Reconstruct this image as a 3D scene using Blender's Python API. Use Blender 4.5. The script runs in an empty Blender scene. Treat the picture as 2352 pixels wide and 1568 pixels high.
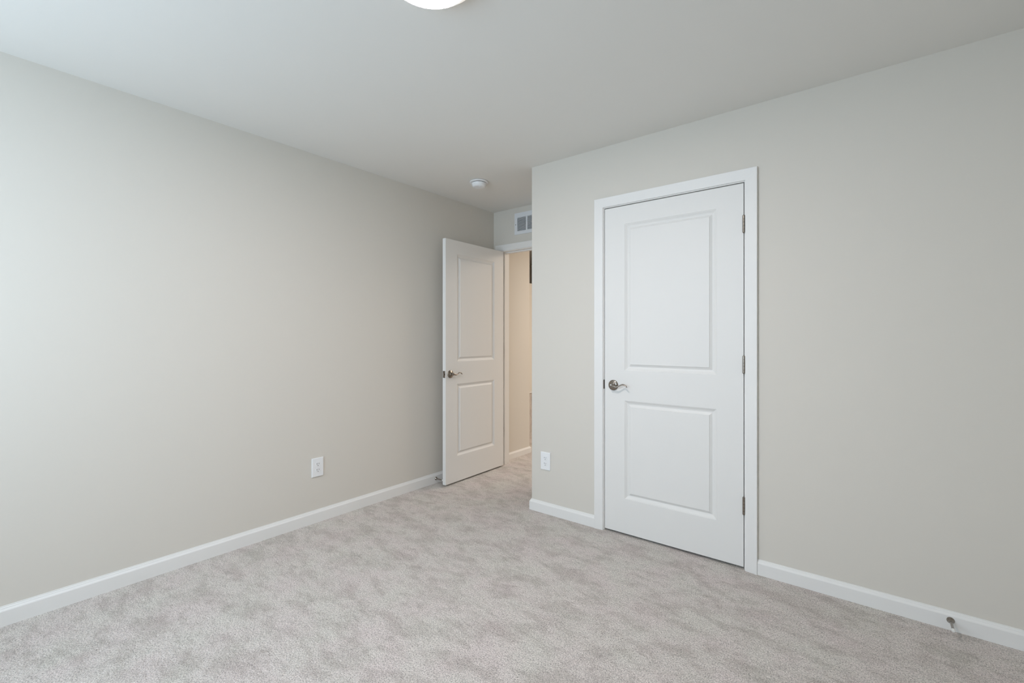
import bpy, bmesh, math
from mathutils import Vector, Matrix

sc = bpy.context.scene
COL = sc.collection

# ------------------------------------------------------------------ camera
H = 2.44                     # ceiling height
YC = 2.6575                  # closet wall face
YF = 3.392                   # entry wall face (with the open door)
XC = 0.989                   # outside corner of the closet wall
XR = 3.75                    # right wall face
YB = -0.95                   # window wall face
CAM = (2.9097, 0.0, 1.2256)

cam_d = bpy.data.cameras.new('camera')
cam = bpy.data.objects.new('camera', cam_d)
COL.objects.link(cam)
cam.location = CAM
cam.rotation_euler = (math.radians(90), 0, math.radians(38.345))
cam_d.sensor_width = 36.0
cam_d.lens = 1052.29 / 2352 * 36
cam_d.shift_y = -9.03 / 2352
cam_d.clip_start = 0.02
sc.camera = cam

# ------------------------------------------------------------------ world, lights, exposure
sc.view_settings.view_transform = 'Standard'
sc.view_settings.look = 'None'
sc.view_settings.gamma = 1.0
sc.view_settings.use_curve_mapping = False
sc.view_settings.exposure = 0.0
sc.cycles.max_bounces = 14
sc.cycles.diffuse_bounces = 10
sc.cycles.sample_clamp_indirect = 6.0

WIN = (0.12, 2.50, 0.86, 2.12)      # window opening in the back wall: x0, x1, z0, z1
world = bpy.data.worlds.new('overcast_sky')
sc.world = world
world.use_nodes = True
bg = world.node_tree.nodes['Background']
bg.inputs[0].default_value = (0.665, 0.84, 1.0, 1)
bg.inputs[1].default_value = 7.7

pd = bpy.data.lights.new('window_portal', 'AREA')
pd.shape = 'RECTANGLE'
pd.size = WIN[1] - WIN[0]
pd.size_y = WIN[3] - WIN[2]
pd.cycles.is_portal = True
portal = bpy.data.objects.new('window_portal', pd)
COL.objects.link(portal)
portal.location = ((WIN[0] + WIN[1]) / 2, YB - 0.14, (WIN[2] + WIN[3]) / 2)
portal.rotation_euler = (math.radians(90), 0, 0)     # faces +y, into the room

hd = bpy.data.lights.new('hall_lamp', 'AREA')
hd.shape = 'DISK'
hd.size = 1.7
hd.energy = 54
hd.color = (1.0, 0.87, 0.75)
hall = bpy.data.objects.new('hall_lamp', hd)
COL.objects.link(hall)
hall.location = (1.45, 5.1, 2.42)

LAMP_STRENGTH = 126.0

# ------------------------------------------------------------------ materials
def mat(name, color, rough=0.6, metal=0.0, spec=0.5):
    m = bpy.data.materials.new(name)
    m.use_nodes = True
    b = m.node_tree.nodes['Principled BSDF']
    b.inputs['Base Color'].default_value = (*color, 1)
    b.inputs['Roughness'].default_value = rough
    b.inputs['Metallic'].default_value = metal
    b.inputs['Specular IOR Level'].default_value = spec
    return m

def add_bump(m, scale, strength, dist, detail=2.0):
    nt = m.node_tree
    b = nt.nodes['Principled BSDF']
    tc = nt.nodes.new('ShaderNodeTexCoord')
    n = nt.nodes.new('ShaderNodeTexNoise')
    n.inputs['Scale'].default_value = scale
    n.inputs['Detail'].default_value = detail
    bp = nt.nodes.new('ShaderNodeBump')
    bp.inputs['Strength'].default_value = strength
    bp.inputs['Distance'].default_value = dist
    nt.links.new(tc.outputs['Object'], n.inputs['Vector'])
    nt.links.new(n.outputs['Fac'], bp.inputs['Height'])
    nt.links.new(bp.outputs['Normal'], b.inputs['Normal'])
    return m

M_WALL = add_bump(mat('wall_paint', (0.648, 0.619, 0.567), 0.75, spec=0.25), 220, 0.12, 0.0008)
M_CEIL = add_bump(mat('ceiling_paint', (0.735, 0.728, 0.700), 0.9, spec=0.1), 120, 0.15, 0.001)
M_TRIM = add_bump(mat('trim_paint', (0.765, 0.76, 0.745), 0.45, spec=0.35), 60, 0.05, 0.0006)
M_DOOR = add_bump(mat('door_paint', (0.745, 0.74, 0.722), 0.48, spec=0.3), 90, 0.05, 0.0006)
M_NICKEL = mat('satin_nickel', (0.31, 0.275, 0.24), 0.20, 1.0)
M_DARKMETAL = mat('aged_nickel', (0.20, 0.17, 0.145), 0.36, 1.0)
M_PLASTIC = mat('white_plastic', (0.80, 0.81, 0.82), 0.35)
M_SLOT = mat('dark_slot', (0.02, 0.02, 0.02), 0.7)
M_RUBBER = mat('white_rubber', (0.72, 0.72, 0.70), 0.7)
M_VENT = mat('vent_enamel', (0.72, 0.74, 0.77), 0.4)
M_VENT_SHADE = mat('vent_recess_shade', (0.10, 0.105, 0.105), 0.9)

def carpet():
    m = bpy.data.materials.new('carpet_pile')
    m.use_nodes = True
    nt = m.node_tree
    b = nt.nodes['Principled BSDF']
    b.inputs['Roughness'].default_value = 0.95
    b.inputs['Specular IOR Level'].default_value = 0.05
    b.inputs['Sheen Weight'].default_value = 0.08
    b.inputs['Sheen Roughness'].default_value = 0.5
    L = nt.links.new
    tc = nt.nodes.new('ShaderNodeTexCoord')
    # tufts
    tuft = nt.nodes.new('ShaderNodeTexNoise')
    tuft.inputs['Scale'].default_value = 215
    tuft.inputs['Detail'].default_value = 3.5
    tuft.inputs['Roughness'].default_value = 0.68
    tuft.inputs['Distortion'].default_value = 0.6
    L(tc.outputs['Object'], tuft.inputs['Vector'])
    # pile lean patches left by feet and the vacuum cleaner
    mp = nt.nodes.new('ShaderNodeMapping')
    mp.inputs['Rotation'].default_value = (0, 0, math.radians(25))
    mp.inputs['Scale'].default_value = (1.0, 1.9, 1.0)
    L(tc.outputs['Object'], mp.inputs['Vector'])
    patch = nt.nodes.new('ShaderNodeTexNoise')
    patch.inputs['Scale'].default_value = 4.6
    patch.inputs['Detail'].default_value = 9.0
    patch.inputs['Roughness'].default_value = 0.72
    patch.inputs['Distortion'].default_value = 0.25
    L(mp.outputs['Vector'], patch.inputs['Vector'])
    hue = nt.nodes.new('ShaderNodeTexNoise')
    hue.inputs['Scale'].default_value = 5.0
    hue.inputs['Detail'].default_value = 3.0
    L(tc.outputs['Object'], hue.inputs['Vector'])
    r1 = nt.nodes.new('ShaderNodeValToRGB')
    e = r1.color_ramp.elements
    e[0].position = 0.30; e[0].color = (0.24, 0.222, 0.208, 1)
    e[1].position = 0.56; e[1].color = (0.80, 0.75, 0.715, 1)
    k = e.new(0.72); k.color = (0.87, 0.825, 0.79, 1)
    L(tuft.outputs['Fac'], r1.inputs['Fac'])
    r2 = nt.nodes.new('ShaderNodeValToRGB')
    e = r2.color_ramp.elements
    e[0].position = 0.40; e[0].color = (0.82, 0.81, 0.80, 1)
    e[1].position = 0.53; e[1].color = (1, 1, 1, 1)
    L(patch.outputs['Fac'], r2.inputs['Fac'])
    # smaller scuffs in the pile, a hand's breadth across
    scuff = nt.nodes.new('ShaderNodeTexNoise')
    scuff.inputs['Scale'].default_value = 14.0
    scuff.inputs['Detail'].default_value = 7.0
    scuff.inputs['Roughness'].default_value = 0.70
    scuff.inputs['Distortion'].default_value = 0.4
    L(mp.outputs['Vector'], scuff.inputs['Vector'])
    r4 = nt.nodes.new('ShaderNodeValToRGB')
    e = r4.color_ramp.elements
    e[0].position = 0.36; e[0].color = (0.86, 0.855, 0.85, 1)
    e[1].position = 0.50; e[1].color = (1, 1, 1, 1)
    L(scuff.outputs['Fac'], r4.inputs['Fac'])
    # clumps of tufts
    clump = nt.nodes.new('ShaderNodeTexNoise')
    clump.inputs['Scale'].default_value = 75.0
    clump.inputs['Detail'].default_value = 3.0
    clump.inputs['Roughness'].default_value = 0.65
    L(tc.outputs['Object'], clump.inputs['Vector'])
    r3 = nt.nodes.new('ShaderNodeValToRGB')
    e = r3.color_ramp.elements
    e[0].position = 0.35; e[0].color = (1.0, 0.965, 0.972, 1)
    e[1].position = 0.65; e[1].color = (0.985, 1.0, 0.975, 1)
    L(hue.outputs['Fac'], r3.inputs['Fac'])
    mx = nt.nodes.new('ShaderNodeMix'); mx.data_type = 'RGBA'; mx.blend_type = 'MULTIPLY'
    mx.inputs[0].default_value = 1.0
    L(r1.outputs['Color'], mx.inputs[6]); L(r2.outputs['Color'], mx.inputs[7])
    mx2 = nt.nodes.new('ShaderNodeMix'); mx2.data_type = 'RGBA'; mx2.blend_type = 'MULTIPLY'
    mx2.inputs[0].default_value = 1.0
    L(mx.outputs[2], mx2.inputs[6]); L(r3.outputs['Color'], mx2.inputs[7])
    mx3 = nt.nodes.new('ShaderNodeMix'); mx3.data_type = 'RGBA'; mx3.blend_type = 'MULTIPLY'
    mx3.inputs[0].default_value = 1.0
    L(mx2.outputs[2], mx3.inputs[6]); L(r4.outputs['Color'], mx3.inputs[7])
    L(mx3.outputs[2], b.inputs['Base Color'])
    hs = nt.nodes.new('ShaderNodeMath'); hs.operation = 'MULTIPLY_ADD'
    hs.inputs[1].default_value = 1.6
    L(clump.outputs['Fac'], hs.inputs[0]); L(tuft.outputs['Fac'], hs.inputs[2])
    bp = nt.nodes.new('ShaderNodeBump')
    bp.inputs['Strength'].default_value = 0.85
    bp.inputs['Distance'].default_value = 0.006
    L(hs.outputs[0], bp.inputs['Height'])
    L(bp.outputs['Normal'], b.inputs['Normal'])
    return m
M_CARPET = carpet()

def emitter(name, color, strength):
    m = mat(name, (0.9, 0.9, 0.88), 0.4)
    b = m.node_tree.nodes['Principled BSDF']
    b.inputs['Emission Color'].default_value = (*color, 1)
    b.inputs['Emission Strength'].default_value = strength
    return m
M_LENS = emitter('lit_lens', (1.0, 0.90, 0.875), LAMP_STRENGTH)

M_RIM = emitter('rim_added_glow', (1.0, 0.90, 0.80), 0.5)  # slight emission added for the bounced room light on the rim

def glass_pane():
    m = bpy.data.materials.new('window_glass')
    m.use_nodes = True
    nt = m.node_tree
    nt.nodes.remove(nt.nodes['Principled BSDF'])
    out = nt.nodes['Material Output']
    t = nt.nodes.new('ShaderNodeBsdfTransparent')
    g = nt.nodes.new('ShaderNodeBsdfGlossy')
    g.inputs['Roughness'].default_value = 0.02
    mx = nt.nodes.new('ShaderNodeMixShader')
    mx.inputs[0].default_value = 0.06
    nt.links.new(t.outputs[0], mx.inputs[1])
    nt.links.new(g.outputs[0], mx.inputs[2])
    nt.links.new(mx.outputs[0], out.inputs[0])
    return m
M_GLASS = glass_pane()

# ------------------------------------------------------------------ mesh helpers
class MB:
    def __init__(self):
        self.v = []; self.f = []
    def quad(self, *p):
        i = len(self.v); self.v += [tuple(q) for q in p]; self.f.append(tuple(range(i, i + len(p))))
    def box(self, x0, x1, y0, y1, z0, z1):
        i = len(self.v)
        self.v += [(x0, y0, z0), (x1, y0, z0), (x1, y1, z0), (x0, y1, z0),
                   (x0, y0, z1), (x1, y0, z1), (x1, y1, z1), (x0, y1, z1)]
        for f in ((0, 3, 2, 1), (4, 5, 6, 7), (0, 1, 5, 4), (1, 2, 6, 5), (2, 3, 7, 6), (3, 0, 4, 7)):
            self.f.append(tuple(i + k for k in f))
        return self
    def rings(self, rings, closed=True, cap=True):
        """loft a list of equal-length rings of points"""
        n = len(rings[0]); i0 = len(self.v)
        for r in rings: self.v += [tuple(q) for q in r]
        for a in range(len(rings) - 1):
            for k in range(n if closed else n - 1):
                k2 = (k + 1) % n
                self.f.append((i0 + a * n + k, i0 + a * n + k2, i0 + (a + 1) * n + k2, i0 + (a + 1) * n + k))
        if cap:
            self.f.append(tuple(i0 + k for k in reversed(range(n))))
            j = i0 + (len(rings) - 1) * n
            self.f.append(tuple(j + k for k in range(n)))
        return self
    def lathe(self, prof, M=None, n=40, cap=True):
        """prof: list of (radius, height) round the local z axis"""
        M = M or Matrix()
        R = []
        for r, h in prof:
            R.append([M @ Vector((r * math.cos(2 * math.pi * k / n), r * math.sin(2 * math.pi * k / n), h)) for k in range(n)])
        return self.rings(R, True, cap)
    def tube(self, pts, rad, side=Vector((0, 1, 0)), n=16):
        """pts: centre line; rad: (r_along_side, r_across) per point"""
        R = []
        for i, p in enumerate(pts):
            a = pts[max(i - 1, 0)]; b = pts[min(i + 1, len(pts) - 1)]
            t = (Vector(b) - Vector(a)).normalized()
            s = (side - t * side.dot(t)).normalized()
            u = t.cross(s)
            ra, rb = rad[i]
            R.append([Vector(p) + s * ra * math.cos(2 * math.pi * k / n) + u * rb * math.sin(2 * math.pi * k / n) for k in range(n)])
        return self.rings(R)
    def build(self, name, m, parent=None, smooth=False, bevel=0.0, angle=40, seg=2):
        me = bpy.data.meshes.new(name)
        me.from_pydata(self.v, [], self.f)
        bm = bmesh.new(); bm.from_mesh(me)
        bmesh.ops.remove_doubles(bm, verts=bm.verts, dist=1e-6)
        bmesh.ops.recalc_face_normals(bm, faces=bm.faces)
        bm.to_mesh(me); bm.free()
        me.materials.append(m)
        o = bpy.data.objects.new(name, me)
        COL.objects.link(o)
        if parent: o.parent = parent
        if bevel:
            bv = o.modifiers.new('bevel', 'BEVEL')
            bv.width = bevel; bv.segments = seg; bv.limit_method = 'ANGLE'; bv.angle_limit = math.radians(angle)
            bv.harden_normals = False
        if smooth:
            for p in me.polygons: p.use_smooth = True
            es = o.modifiers.new('edges', 'EDGE_SPLIT')
            es.split_angle = math.radians(38)
        return o

def tag(o, label=None, cat=None, group=None, kind=None):
    if label: o['label'] = label
    if cat: o['category'] = cat
    if group: o['group'] = group
    if kind: o['kind'] = kind
    return o

def empty(name, loc=(0, 0, 0), rz=0.0):
    o = bpy.data.objects.new(name, None)
    COL.objects.link(o)
    o.location = loc; o.rotation_euler = (0, 0, rz)
    o.empty_display_size = 0.1
    return o

def struct(name, mb, m, label, cat, bevel=0.0):
    return tag(mb.build(name, m, bevel=bevel), label, cat, kind='structure')

def smooth_path(ctrl, per=6):
    """Catmull-Rom through control rows of any width"""
    out = []
    n = len(ctrl)
    for i in range(n - 1):
        p0 = ctrl[max(i - 1, 0)]; p1 = ctrl[i]; p2 = ctrl[i + 1]; p3 = ctrl[min(i + 2, n - 1)]
        for k in range(per):
            t = k / per
            out.append(tuple(0.5 * (2 * b + (c - a) * t + (2 * a - 5 * b + 4 * c - d) * t * t + (3 * b - a - 3 * c + d) * t ** 3)
                             for a, b, c, d in zip(p0, p1, p2, p3)))
    out.append(tuple(ctrl[-1]))
    return out

# ------------------------------------------------------------------ room shell
T = 0.115
YH = 6.2                                                   # far end of the hall
CD = (1.5583, 2.3715, 2.0475)                              # closet opening between jambs: x0, x1, top
ED = (0.097, 0.865, 2.0475)                                # entry opening between jambs
JT = 0.018                                                 # jamb thickness

struct('floor', MB().box(-2.1, XR + T, YB - T, YH + T, -0.10, 0.0), M_CARPET,
       'light grey beige cut pile carpet over the whole floor', 'floor')
struct('ceiling', MB().box(-2.1, XR + T, YB - T, YH + T, H, H + 0.10), M_CEIL,
       'plain matt ceiling with a slight warm grey tint', 'ceiling')
struct('wall_left', MB().box(-T, 0, YB - T, YF + T, 0, H), M_WALL,
       'long pale grey wall on the left, lit by daylight', 'wall')
m = MB()
m.box(XC, CD[0] - JT, YC, YC + T, 0, H)
m.box(CD[1] + JT, XR, YC, YC + T, 0, H)
m.box(CD[0] - JT, CD[1] + JT, YC, YC + T, CD[2] + JT, H)
struct('wall_closet', m, M_WALL, 'pale grey wall on the right around the closed closet door', 'wall')
struct('wall_alcove', MB().box(XC, XC + T, YC + T, YF, 0, H), M_WALL,
       'short side wall of the alcove behind the outside corner', 'wall')
m = MB()
m.box(0, ED[0] - JT, YF, YF + T, 0, H)
m.box(ED[1] + JT, XR, YF, YF + T, 0, H)
m.box(ED[0] - JT, ED[1] + JT, YF, YF + T, ED[2] + JT, H)
struct('wall_entry', m, M_WALL, 'small wall above and around the open doorway', 'wall')
struct('wall_right', MB().box(XR, XR + T, YB - T, YF + T, 0, H), M_WALL,
       'pale grey wall beside the camera on the right', 'wall')
m = MB()
m.box(0, WIN[0], YB - T, YB, 0, H)
m.box(WIN[1], XR, YB - T, YB, 0, H)
m.box(WIN[0], WIN[1], YB - T, YB, 0, WIN[2])
m.box(WIN[0], WIN[1], YB - T, YB, WIN[3], H)
struct('wall_back', m, M_WALL, 'pale grey window wall behind the camera', 'wall')

# hall beyond the doorway
HX, HE = 0.020, 3.955                                      # hall wall face and its outside corner
m = MB()
m.box(-T, HX, YF + T, HE, 0, H)
m.box(-2.1, -T, HE - T, HE, 0, H)
struct('wall_hall', m, M_WALL, 'hall wall seen through the open doorway in warm light', 'wall')
struct('wall_hall_end', MB().box(-2.1, XR + T, YH, YH + T, 0, H), M_WALL, 'end wall of the hall', 'wall')
m = MB()
m.box(-2.1 - T, -2.1, HE - T, YH + T, 0, H)
m.box(XR, XR + T, YF + T, YH, 0, H)
struct('wall_hall_sides', m, M_WALL, 'outer walls of the hall', 'wall')
m = MB()
m.box(-0.72, -0.60, HE + 0.02, YH, 0.52, 1.93)
struct('wall_stairs', m, M_WALL, 'narrow strip of stairwell wall beyond the hall corner', 'wall')
struct('wall_stairs_base', MB().box(-0.72, -0.60, HE + 0.02, YH, 0.0, 0.508), M_CARPET,
       'carpeted stair side below the white ledge in the hall', 'wall')
struct('trim_1', MB().box(-0.73, -0.585, HE + 0.02, YH, 0.508, 0.52), M_TRIM, 'white ledge on the stair side in the hall', 'trim')

# ------------------------------------------------------------------ baseboards
BB = [(0.0, 0.0), (0.0135, 0.0), (0.0135, 0.063), (0.0122, 0.0665), (0.0085, 0.072), (0.0070, 0.0765),
      (0.0045, 0.0785), (0.0035, 0.0835), (0.0, 0.0835)]
def baseboard(name, path, label, k=1.0):
    """path: plan points with the room on the left-hand side of travel; the profile is mitred at each corner"""
    P = [Vector((x, y)) for x, y in path]
    R = []
    for i, p in enumerate(P):
        ds = []
        if i > 0: ds.append((P[i] - P[i - 1]).normalized())
        if i < len(P) - 1: ds.append((P[i + 1] - P[i]).normalized())
        ns = [Vector((-d.y, d.x)) for d in ds]
        n = ns[0] if len(ns) == 1 else (ns[0] + ns[1]) / (1 + ns[0].dot(ns[1]))
        R.append([(p.x + n.x * o, p.y + n.y * o, z * k) for o, z in BB])
    mb = MB().rings(R)
    return tag(mb.build(name, M_TRIM), label, 'baseboard', kind='structure')
CW = 0.058                                                 # casing width
REV = 0.005                                                # reveal between jamb and casing
baseboard('baseboard_left', [(0, YF), (0, YB)], 'white baseboard along the long left wall')
baseboard('baseboard_alcove', [(CD[0] - REV - CW, YC), (XC, YC), (XC, YF)],
          'short white baseboard between the outside corner and the closet door', 0.93)
baseboard('baseboard_closet', [(XR, YC), (CD[1] + REV + CW, YC)], 'white baseboard to the right of the closet door', 0.93)
baseboard('baseboard_right', [(XR, YB), (XR, YC)], 'white baseboard along the right wall')
baseboard('baseboard_back', [(0, YB), (XR, YB)], 'white baseboard under the window')
baseboard('baseboard_hall', [(-0.5, HE), (HX, HE), (HX, YF + T)], 'white baseboard on the hall wall beyond the doorway', 0.78)

# ------------------------------------------------------------------ door frames
CAS = [(0.0, 0.0), (0.0, 0.0085), (0.0020, 0.0102), (0.0060, 0.0112), (0.014, 0.0120), (0.022, 0.0132),
       (0.036, 0.0150), (0.046, 0.0164), (0.052, 0.0178), (0.0565, 0.0182), (CW, 0.0172), (CW, 0.0)]
def door_frame(name, label, x0, x1, top, y, stop_y):
    root = tag(empty(name, ((x0 + x1) / 2, y, 0)), label, 'door frame', kind='structure')
    def place(o):
        o.parent = root; o.location = (-root.location.x, -root.location.y, 0); return o
    xl, xr, zt = x0 - REV, x1 + REV, top + REV
    for side, yy, sg in (('front', y, -1), ('back', y + T, 1)):
        R = [[(xl - s, yy + sg * d, 0) for s, d in CAS], [(xl - s, yy + sg * d, zt + s) for s, d in CAS],
             [(xr + s, yy + sg * d, zt + s) for s, d in CAS], [(xr + s, yy + sg * d, 0) for s, d in CAS]]
        place(MB().rings(R).build('casing', M_TRIM))
    j = MB()
    j.box(x0 - JT, x0, y, y + T, 0, top)
    j.box(x1, x1 + JT, y, y + T, 0, top)
    j.box(x0 - JT, x1 + JT, y, y + T, top, top + JT)
    place(j.build('jamb', M_TRIM, bevel=0.0012))
    s = MB()
    sy0, sy1 = stop_y, stop_y + 0.034
    s.box(x0, x0 + 0.011, sy0, sy1, 0, top - 0.011)
    s.box(x1 - 0.011, x1, sy0, sy1, 0, top - 0.011)
    s.box(x0, x1, sy0, sy1, top - 0.011, top)
    place(s.build('door_stop_strip', M_TRIM, bevel=0.0012))
    return root, place

DT = 0.035                                                 # door thickness
f1, place1 = door_frame('trim_2', 'white moulded casing and jamb around the closed closet door', *CD, YC, YC + DT + 0.002)
f2, place2 = door_frame('trim_3', 'white casing and jamb of the open doorway to the hall', *ED, YF, YF + DT + 0.002)
# strike plates on the jambs
place1(MB().box(CD[0] - 0.0065, CD[0] + 0.0008, YC - 0.0022, YC + 0.030, 0.900, 0.957).build('strike_plate', M_DARKMETAL, bevel=0.0008))
place2(MB().box(ED[1] - 0.0008, ED[1] + 0.0065, YF - 0.0022, YF + 0.030, 0.900, 0.957).build('strike_plate', M_DARKMETAL, bevel=0.0008))

# ------------------------------------------------------------------ doors
# moulding of a raised panel: (inset from the outer rectangle, depth below the door face)
PM = [(0.0, 0.0), (0.0016, 0.0018), (0.0044, 0.0024), (0.0062, 0.0040), (0.0130, 0.0086), (0.0205, 0.0116),
      (0.0245, 0.0119), (0.0335, 0.0066), (0.0376, 0.0042), (0.0386, 0.0014), (0.0392, 0.0012)]
def door_slab(w, h):
    sx = 0.1345
    xs = [0, sx, w - sx, w]
    zs = [0, 0.2140, 0.8215, 1.0080, 1.9160, h]
    mb = MB()
    for y0, sg in ((0.0, 1), (DT, -1)):
        for a in range(3):
            for b in range(5):
                x0, x1, z0, z1 = xs[a], xs[a + 1], zs[b], zs[b + 1]
                if a == 1 and b in (1, 3):
                    rings = [[(x0 + i, y0 + sg * d, z0 + i), (x1 - i, y0 + sg * d, z0 + i),
                              (x1 - i, y0 + sg * d, z1 - i), (x0 + i, y0 + sg * d, z1 - i)] for i, d in PM]
                    mb.rings(rings, True, False)
                    mb.quad(*rings[-1])
                else:
                    mb.quad((x0, y0, z0), (x1, y0, z0), (x1, y0, z1), (x0, y0, z1))
    for a in range(3):
        for z in (0, h):
            mb.quad((xs[a], 0, z), (xs[a + 1], 0, z), (xs[a + 1], DT, z), (xs[a], DT, z))
    for b in range(5):
        for x in (0, w):
            mb.quad((x, 0, zs[b]), (x, 0, zs[b + 1]), (x, DT, zs[b + 1]), (x, DT, zs[b]))
    return mb

def lever_handle(parent, x, z, y, sg, label, m):
    """sg -1: on the front face (facing -y); +1: on the back face. The lever points to +x (the hinge side)."""
    out = Vector((0, sg, 0))
    rose = MB()
    M = Matrix.Translation((x, y, z)) @ Matrix.Rotation(math.radians(90 if sg < 0 else -90), 4, 'X')
    rose.lathe([(0.0325, 0.0), (0.0330, 0.0030), (0.0322, 0.0052), (0.0290, 0.0075), (0.0230, 0.0098), (0.0165, 0.0118),
                (0.0140, 0.0135), (0.0135, 0.0150)], M, 48)
    r = rose.build('door_handle', m, parent, smooth=True)
    tag(r, label)
    lv = MB()
    lv.lathe([(0.0108, 0.0130), (0.0096, 0.021), (0.0096, 0.031), (0.0100, 0.035), (0.0100, 0.0400), (0.0085, 0.0428), (0.004, 0.0436)], M, 28)
    c = [(0.000, 0.0440, 0.0010, 0.0055, 0.0085), (0.014, 0.0455, -0.0020, 0.0058, 0.0078), (0.028, 0.0465, -0.0060, 0.0054, 0.0058),
         (0.042, 0.0455, -0.0062, 0.0050, 0.0045), (0.057, 0.0425, 0.0005, 0.0050, 0.0040), (0.073, 0.0400, 0.0080, 0.0056, 0.0042),
         (0.088, 0.0395, 0.0085, 0.0060, 0.0042), (0.099, 0.0405, 0.0030, 0.0058, 0.0038), (0.107, 0.0420, -0.0040, 0.0050, 0.0030), (0.1095, 0.0425, -0.0065, 0.0026, 0.0016)]
    p = smooth_path(c, 5)
    pts = [(x + q[0] * 0.97, y + sg * (q[1] - 0.0065), z + q[2] + 0.0008) for q in p]
    lv.tube(pts, [(q[3], q[4]) for q in p], Vector((0, 1, 0)), 18)
    lv.build('lever', m, r, smooth=True)
    pin = MB().lathe([(0.0026, 0.0428), (0.0026, 0.0442), (0.0018, 0.0447)], M, 16)
    pin.build('privacy_pin', M_DARKMETAL, r, smooth=True)
    return r

def hinge(parent, x, z, y, sg, m):
    """knuckle standing off the face at the hinge edge, with its two leaves in the gap"""
    k = MB()
    yk = y + sg * 0.0052
    r = 0.0062
    z0 = z - 0.0445
    seg = [0.0, 0.0175, 0.0355, 0.0535, 0.0715, 0.089]
    for a, b in zip(seg[:-1], seg[1:]):
        M = Matrix.Translation((x, yk, z0 + a))
        k.lathe([(r - 0.0010, 0.0), (r, 0.0006), (r, b - a - 0.0006), (r - 0.0010, b - a)], M, 20)
    for zz, s in ((z0, -1), (z0 + 0.089, 1)):
        k.lathe([(r * 0.95, zz), (r * 0.8, zz + s * 0.0022), (r * 0.3, zz + s * 0.0036)], Matrix.Translation((x, yk, 0)), 20)
    k.box(x - 0.0013, x - 0.0004, y - 0.002 if sg < 0 else y - 0.030, y + 0.030 if sg < 0 else y + 0.002, z0, z0 + 0.089)
    return k.build('hinge', m, parent, smooth=True)

def make_door(name, label, loc, rz, w, h, hinge_side, back_handle, hm, backset=0.060, z=0.913):
    root = tag(empty(name, loc, rz), label, 'door', kind='structure')
    door_slab(w, h).build('door_slab', M_DOOR, root, bevel=0.0016, angle=60)
    lever_handle(root, backset, z, 0.0, -1, 'satin nickel lever handle with a wavy lever', hm)
    if back_handle:
        lever_handle(root, backset, z, DT, 1, 'satin nickel lever handle facing the left wall', hm)
    lp = MB().box(-0.0009, 0.0012, 0.0045, 0.0305, z - 0.0285, z + 0.0285).build('latch_plate', M_NICKEL, root, bevel=0.0006)
    lb = MB()
    R = []
    for dx, q in ((0.0, 1.0), (-0.007, 0.85), (-0.0095, 0.5)):
        R.append([(dx - 0.0008, 0.0175 - 0.0065 * (1 if hinge_side > 0 else 1), z - 0.0085 * 1), (dx - 0.0008, 0.011 + 0.0125 * q, z - 0.0085),
                  (dx - 0.0008, 0.011 + 0.0125 * q, z + 0.0085), (dx - 0.0008, 0.011, z + 0.0085)])
    if rz:      # the latch bolt only shows on the open door
        lb.rings(R).build('latch_bolt', M_NICKEL, lp, bevel=0.0006)
        for dz in (-0.0215, 0.0215):
            MB().lathe([(0.0036, 0.0), (0.0036, 0.0012), (0.002, 0.0018)],
                       Matrix.Translation((-0.0008, 0.0175, z + dz)) @ Matrix.Rotation(math.radians(-90), 4, 'Y'), 14).build('screw', M_DARKMETAL, lp)
    for hz in (0.325, 1.069, 1.811):
        hinge(root, w + 0.0018, hz, 0.0 if hinge_side < 0 else DT, hinge_side, hm)
    return root

make_door('door_1', 'closed white two-panel closet door in the right-hand wall', (1.5618, YC, 0.0135), 0.0, 0.8058, 2.0285, -1, False, M_NICKEL)
make_door('door_2', 'white two-panel door standing open against the left wall', (0.1535, 2.607, 0.0135), math.radians(91.0), 0.762, 2.0285, 1, True, M_NICKEL, 0.053, 0.909)

# ------------------------------------------------------------------ window behind the camera
w1 = tag(empty('window_1', ((WIN[0] + WIN[1]) / 2, YB, WIN[2])), 'white window in the wall behind the camera', 'window', kind='structure')
def placew(o):
    o.parent = w1; o.location = tuple(-c for c in w1.location); return o
fr = MB()
x0, x1, z0, z1 = WIN
for a in ((x0, x0 + .04, z0, z1), (x1 - .04, x1, z0, z1), (x0 + .04, x1 - .04, z0, z0 + .04), (x0 + .04, x1 - .04, z1 - .04, z1),
          ((x0 + x1) / 2 - .03, (x0 + x1) / 2 + .03, z0 + .04, z1 - .04)):
    fr.box(a[0], a[1], YB - 0.10, YB - 0.05, a[2], a[3])
placew(fr.build('window_frame', M_TRIM, bevel=0.003))
placew(MB().box(x0 + .04, x1 - .04, YB - 0.078, YB - 0.074, z0 + .04, z1 - .04).build('window_pane', M_GLASS))
placew(MB().box(x0 - .04, x1 + .04, YB - 0.05, YB + 0.03, z0 - 0.02, z0).build('window_sill', M_TRIM, bevel=0.003))

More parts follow.
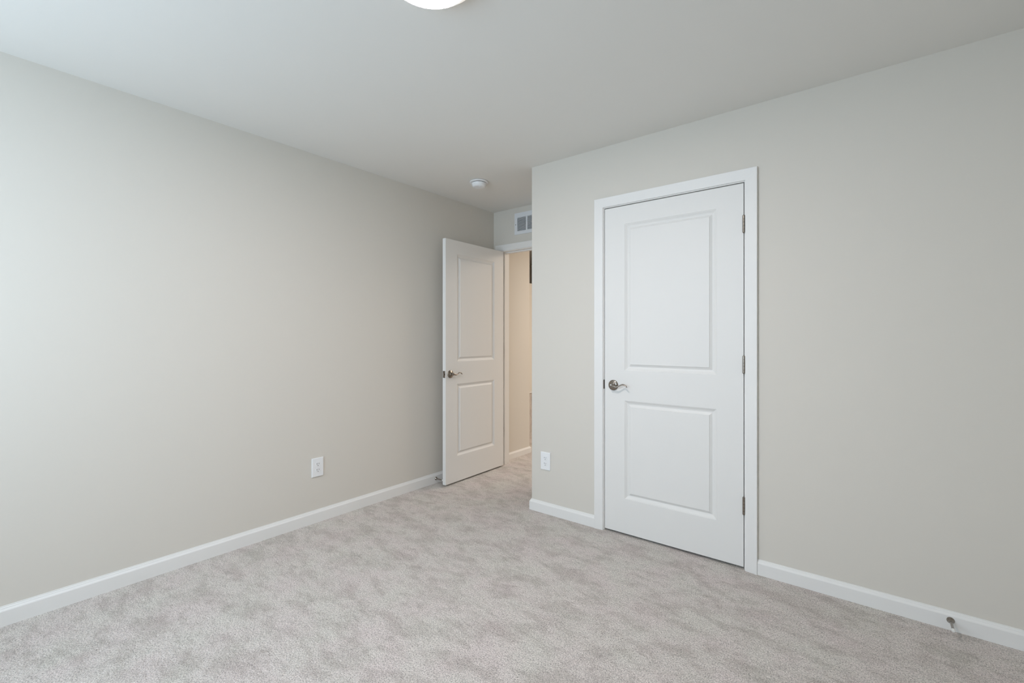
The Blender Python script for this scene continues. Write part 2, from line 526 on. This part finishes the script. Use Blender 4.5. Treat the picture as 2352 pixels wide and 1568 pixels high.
# ------------------------------------------------------------------ power outlets
def outlet(loc, rz, label):
    """local: plate in the xz plane, facing -y"""
    root = tag(empty('power_outlet', loc, rz), label, 'power outlet')
    w, h = 0.0400, 0.0620
    pl = MB()
    rings = []
    for i, y in ((0.0, 0.0), (0.0, -0.0058), (0.0016, -0.0080), (0.0046, -0.0088)):
        a, b = w - i, h - i
        rings.append([(-a, y, -b), (a, y, -b), (a, y, b), (-a, y, b)])
    pl.rings(rings)
    pl.build('wall_plate', M_PLASTIC, root, bevel=0.0006)
    for sz in (0.0195, -0.0195):
        rc = MB()
        pts = []
        for k in range(40):
            a = 2 * math.pi * k / 40
            pts.append((0.0172 * math.cos(a), max(-0.0142, min(0.0142, 0.0172 * math.sin(a)))))
        rc.rings([[(x, -0.0086, z + sz) for x, z in pts], [(x, -0.0096, z + sz) for x, z in pts],
                  [(x * .96, -0.0102, z * .96 + sz) for x, z in pts]])
        r = rc.build('receptacle', M_PLASTIC, root)
        for sx, hh in ((-0.0064, 0.0046), (0.0064, 0.0038)):
            MB().box(sx - 0.0012, sx + 0.0012, -0.0105, -0.0086, sz + 0.0045 - hh, sz + 0.0045 + hh).build('slot', M_SLOT, r)
        MB().lathe([(0.0025, 0.0086), (0.0025, 0.0105)],
                   Matrix.Translation((0, 0, sz - 0.0078)) @ Matrix.Rotation(math.radians(90), 4, 'X'), 16).build('ground_hole', M_SLOT, r)
    MB().lathe([(0.0034, 0.0086), (0.0034, 0.0096), (0.0022, 0.0102)], Matrix.Rotation(math.radians(90), 4, 'X'), 18).build('screw', M_PLASTIC, root)
    return root
outlet((0.0003, 1.588, 0.3645), math.radians(90), 'white duplex outlet low on the long left wall')
outlet((1.1100, YC - 0.0003, 0.3645), 0.0, 'white duplex outlet low on the wall between the corner and the closet door')

# ------------------------------------------------------------------ door stops on the baseboards
def door_stop(loc, rz, label, length):
    """local: screwed to the plane y=0, rod pointing to -y"""
    root = tag(empty('door_stop', loc, rz), label, 'door stop')
    M = Matrix.Rotation(math.radians(90), 4, 'X')
    MB().lathe([(0.0130, 0.0), (0.0132, 0.0018), (0.0120, 0.0040), (0.0085, 0.0075), (0.0062, 0.0120), (0.0050, 0.0170)], M, 28).build('base_plate', M_NICKEL, root, smooth=True)
    MB().lathe([(0.0048, 0.014), (0.0046, length - 0.014), (0.0052, length - 0.012)], M, 20).build('rod', M_NICKEL, root, smooth=True)
    MB().lathe([(0.0056, length - 0.013), (0.0062, length - 0.010), (0.0062, length - 0.003), (0.0050, length), (0.003, length + 0.0008)], M, 24).build('rubber_tip', M_RUBBER, root, smooth=True)
    return root
door_stop((0.0137, 2.628, 0.040), math.radians(90), 'metal door stop on the left baseboard behind the open door', 0.090)
door_stop((3.160, YC - 0.0137, 0.0425), 0.0, 'metal door stop with white tip on the baseboard right of the closet door', 0.092)

# ------------------------------------------------------------------ smoke detector
sd = tag(empty('smoke_detector', (0.4920, 2.6410, H)), 'round white smoke detector on the ceiling near the open door', 'smoke detector')
MB().lathe([(0.066, 0.0), (0.072, -0.003), (0.072, -0.008), (0.068, -0.0105), (0.050, -0.0112)], None, 56).build('mounting_base', M_PLASTIC, sd, smooth=True)
MB().lathe([(0.0535, -0.0110), (0.0535, -0.0148)], None, 56).build('sensor_gap', M_SLOT, sd, smooth=True)
MB().lathe([(0.056, -0.0146), (0.0585, -0.0160), (0.0575, -0.0200), (0.0540, -0.0300), (0.0490, -0.0390), (0.0440, -0.0435), (0.0360, -0.0450), (0.012, -0.0455)], None, 56).build('cover', M_PLASTIC, sd, smooth=True)
MB().lathe([(0.0085, -0.0450), (0.0085, -0.0470), (0.0065, -0.0478)], Matrix.Translation((0.020, -0.012, 0)), 24).build('test_button', M_PLASTIC, sd, smooth=True)

# ------------------------------------------------------------------ ceiling light
cl = tag(empty('ceiling_light', (1.760, 1.012, H)), 'lit round white disc light on the ceiling', 'ceiling light')
MB().lathe([(0.160, 0.0), (0.1645, -0.0010), (0.1650, -0.0125), (0.1640, -0.0145), (0.1500, -0.0268), (0.1335, -0.0392)], None, 96, False).build('outer_rim', M_RIM, cl, smooth=True)
MB().lathe([(0.1338, -0.0388), (0.1338, -0.0398), (0.1328, -0.0402), (0.1318, -0.0398), (0.1315, -0.0380)], None, 96, False).build('trim_ring', M_PLASTIC, cl, smooth=True)
MB().lathe([(0.1316, -0.0380), (0.1312, -0.0394), (0.126, -0.0402), (0.105, -0.0410), (0.070, -0.0415), (0.030, -0.0418), (0.004, -0.0419)], None, 96).build('lens', M_LENS, cl, smooth=True)

# ------------------------------------------------------------------ return air vent above the doorway
VX, VZ = 0.262, 2.186
av = tag(empty('air_vent', (VX, YF - 0.0004, VZ)), 'white louvred return air vent above the open doorway', 'air vent')
VW, VH = 0.392, 0.200
banks = [(0.033, 0.1335), (0.149, 0.2430), (0.2585, 0.359)]
BZ0, BZ1 = 0.030, 0.157
f = MB()
def vbox(x0, x1, z0, z1):
    f.box(x0, x1, -0.0070, 0.0, z0, z1)
vbox(0, VW, 0, BZ0); vbox(0, VW, BZ1, VH)
xs = [0.0] + [c for b in banks for c in b] + [VW]
for a in range(0, len(xs), 2): vbox(xs[a], xs[a + 1], BZ0, BZ1)
f.build('frame', M_VENT, av)
MB().box(banks[0][0], banks[-1][1], -0.0010, 0.0, BZ0, BZ1).build('dark_backing', M_VENT_SHADE, av)  # flat dark plate; shade of the recess is put into its colour
NS = 12
for x0, x1 in banks:
    lv = MB()
    for k in range(NS):
        z = BZ0 + (k + 0.5) * (BZ1 - BZ0) / NS
        lv.rings([[(x, -0.0075, z - 0.0034), (x, -0.0070, z - 0.0040), (x, -0.0014, z + 0.0028), (x, -0.0021, z + 0.0034)] for x in (x0, x1)])
    lv.build('louvre', M_VENT, av)
for sx in (0.0150, VW - 0.0150):
    MB().lathe([(0.0042, 0.0068), (0.0042, 0.0080), (0.0025, 0.0090)],
               Matrix.Translation((sx, 0, VH * 0.47)) @ Matrix.Rotation(math.radians(90), 4, 'X'), 16).build('screw', M_DARKMETAL, av)
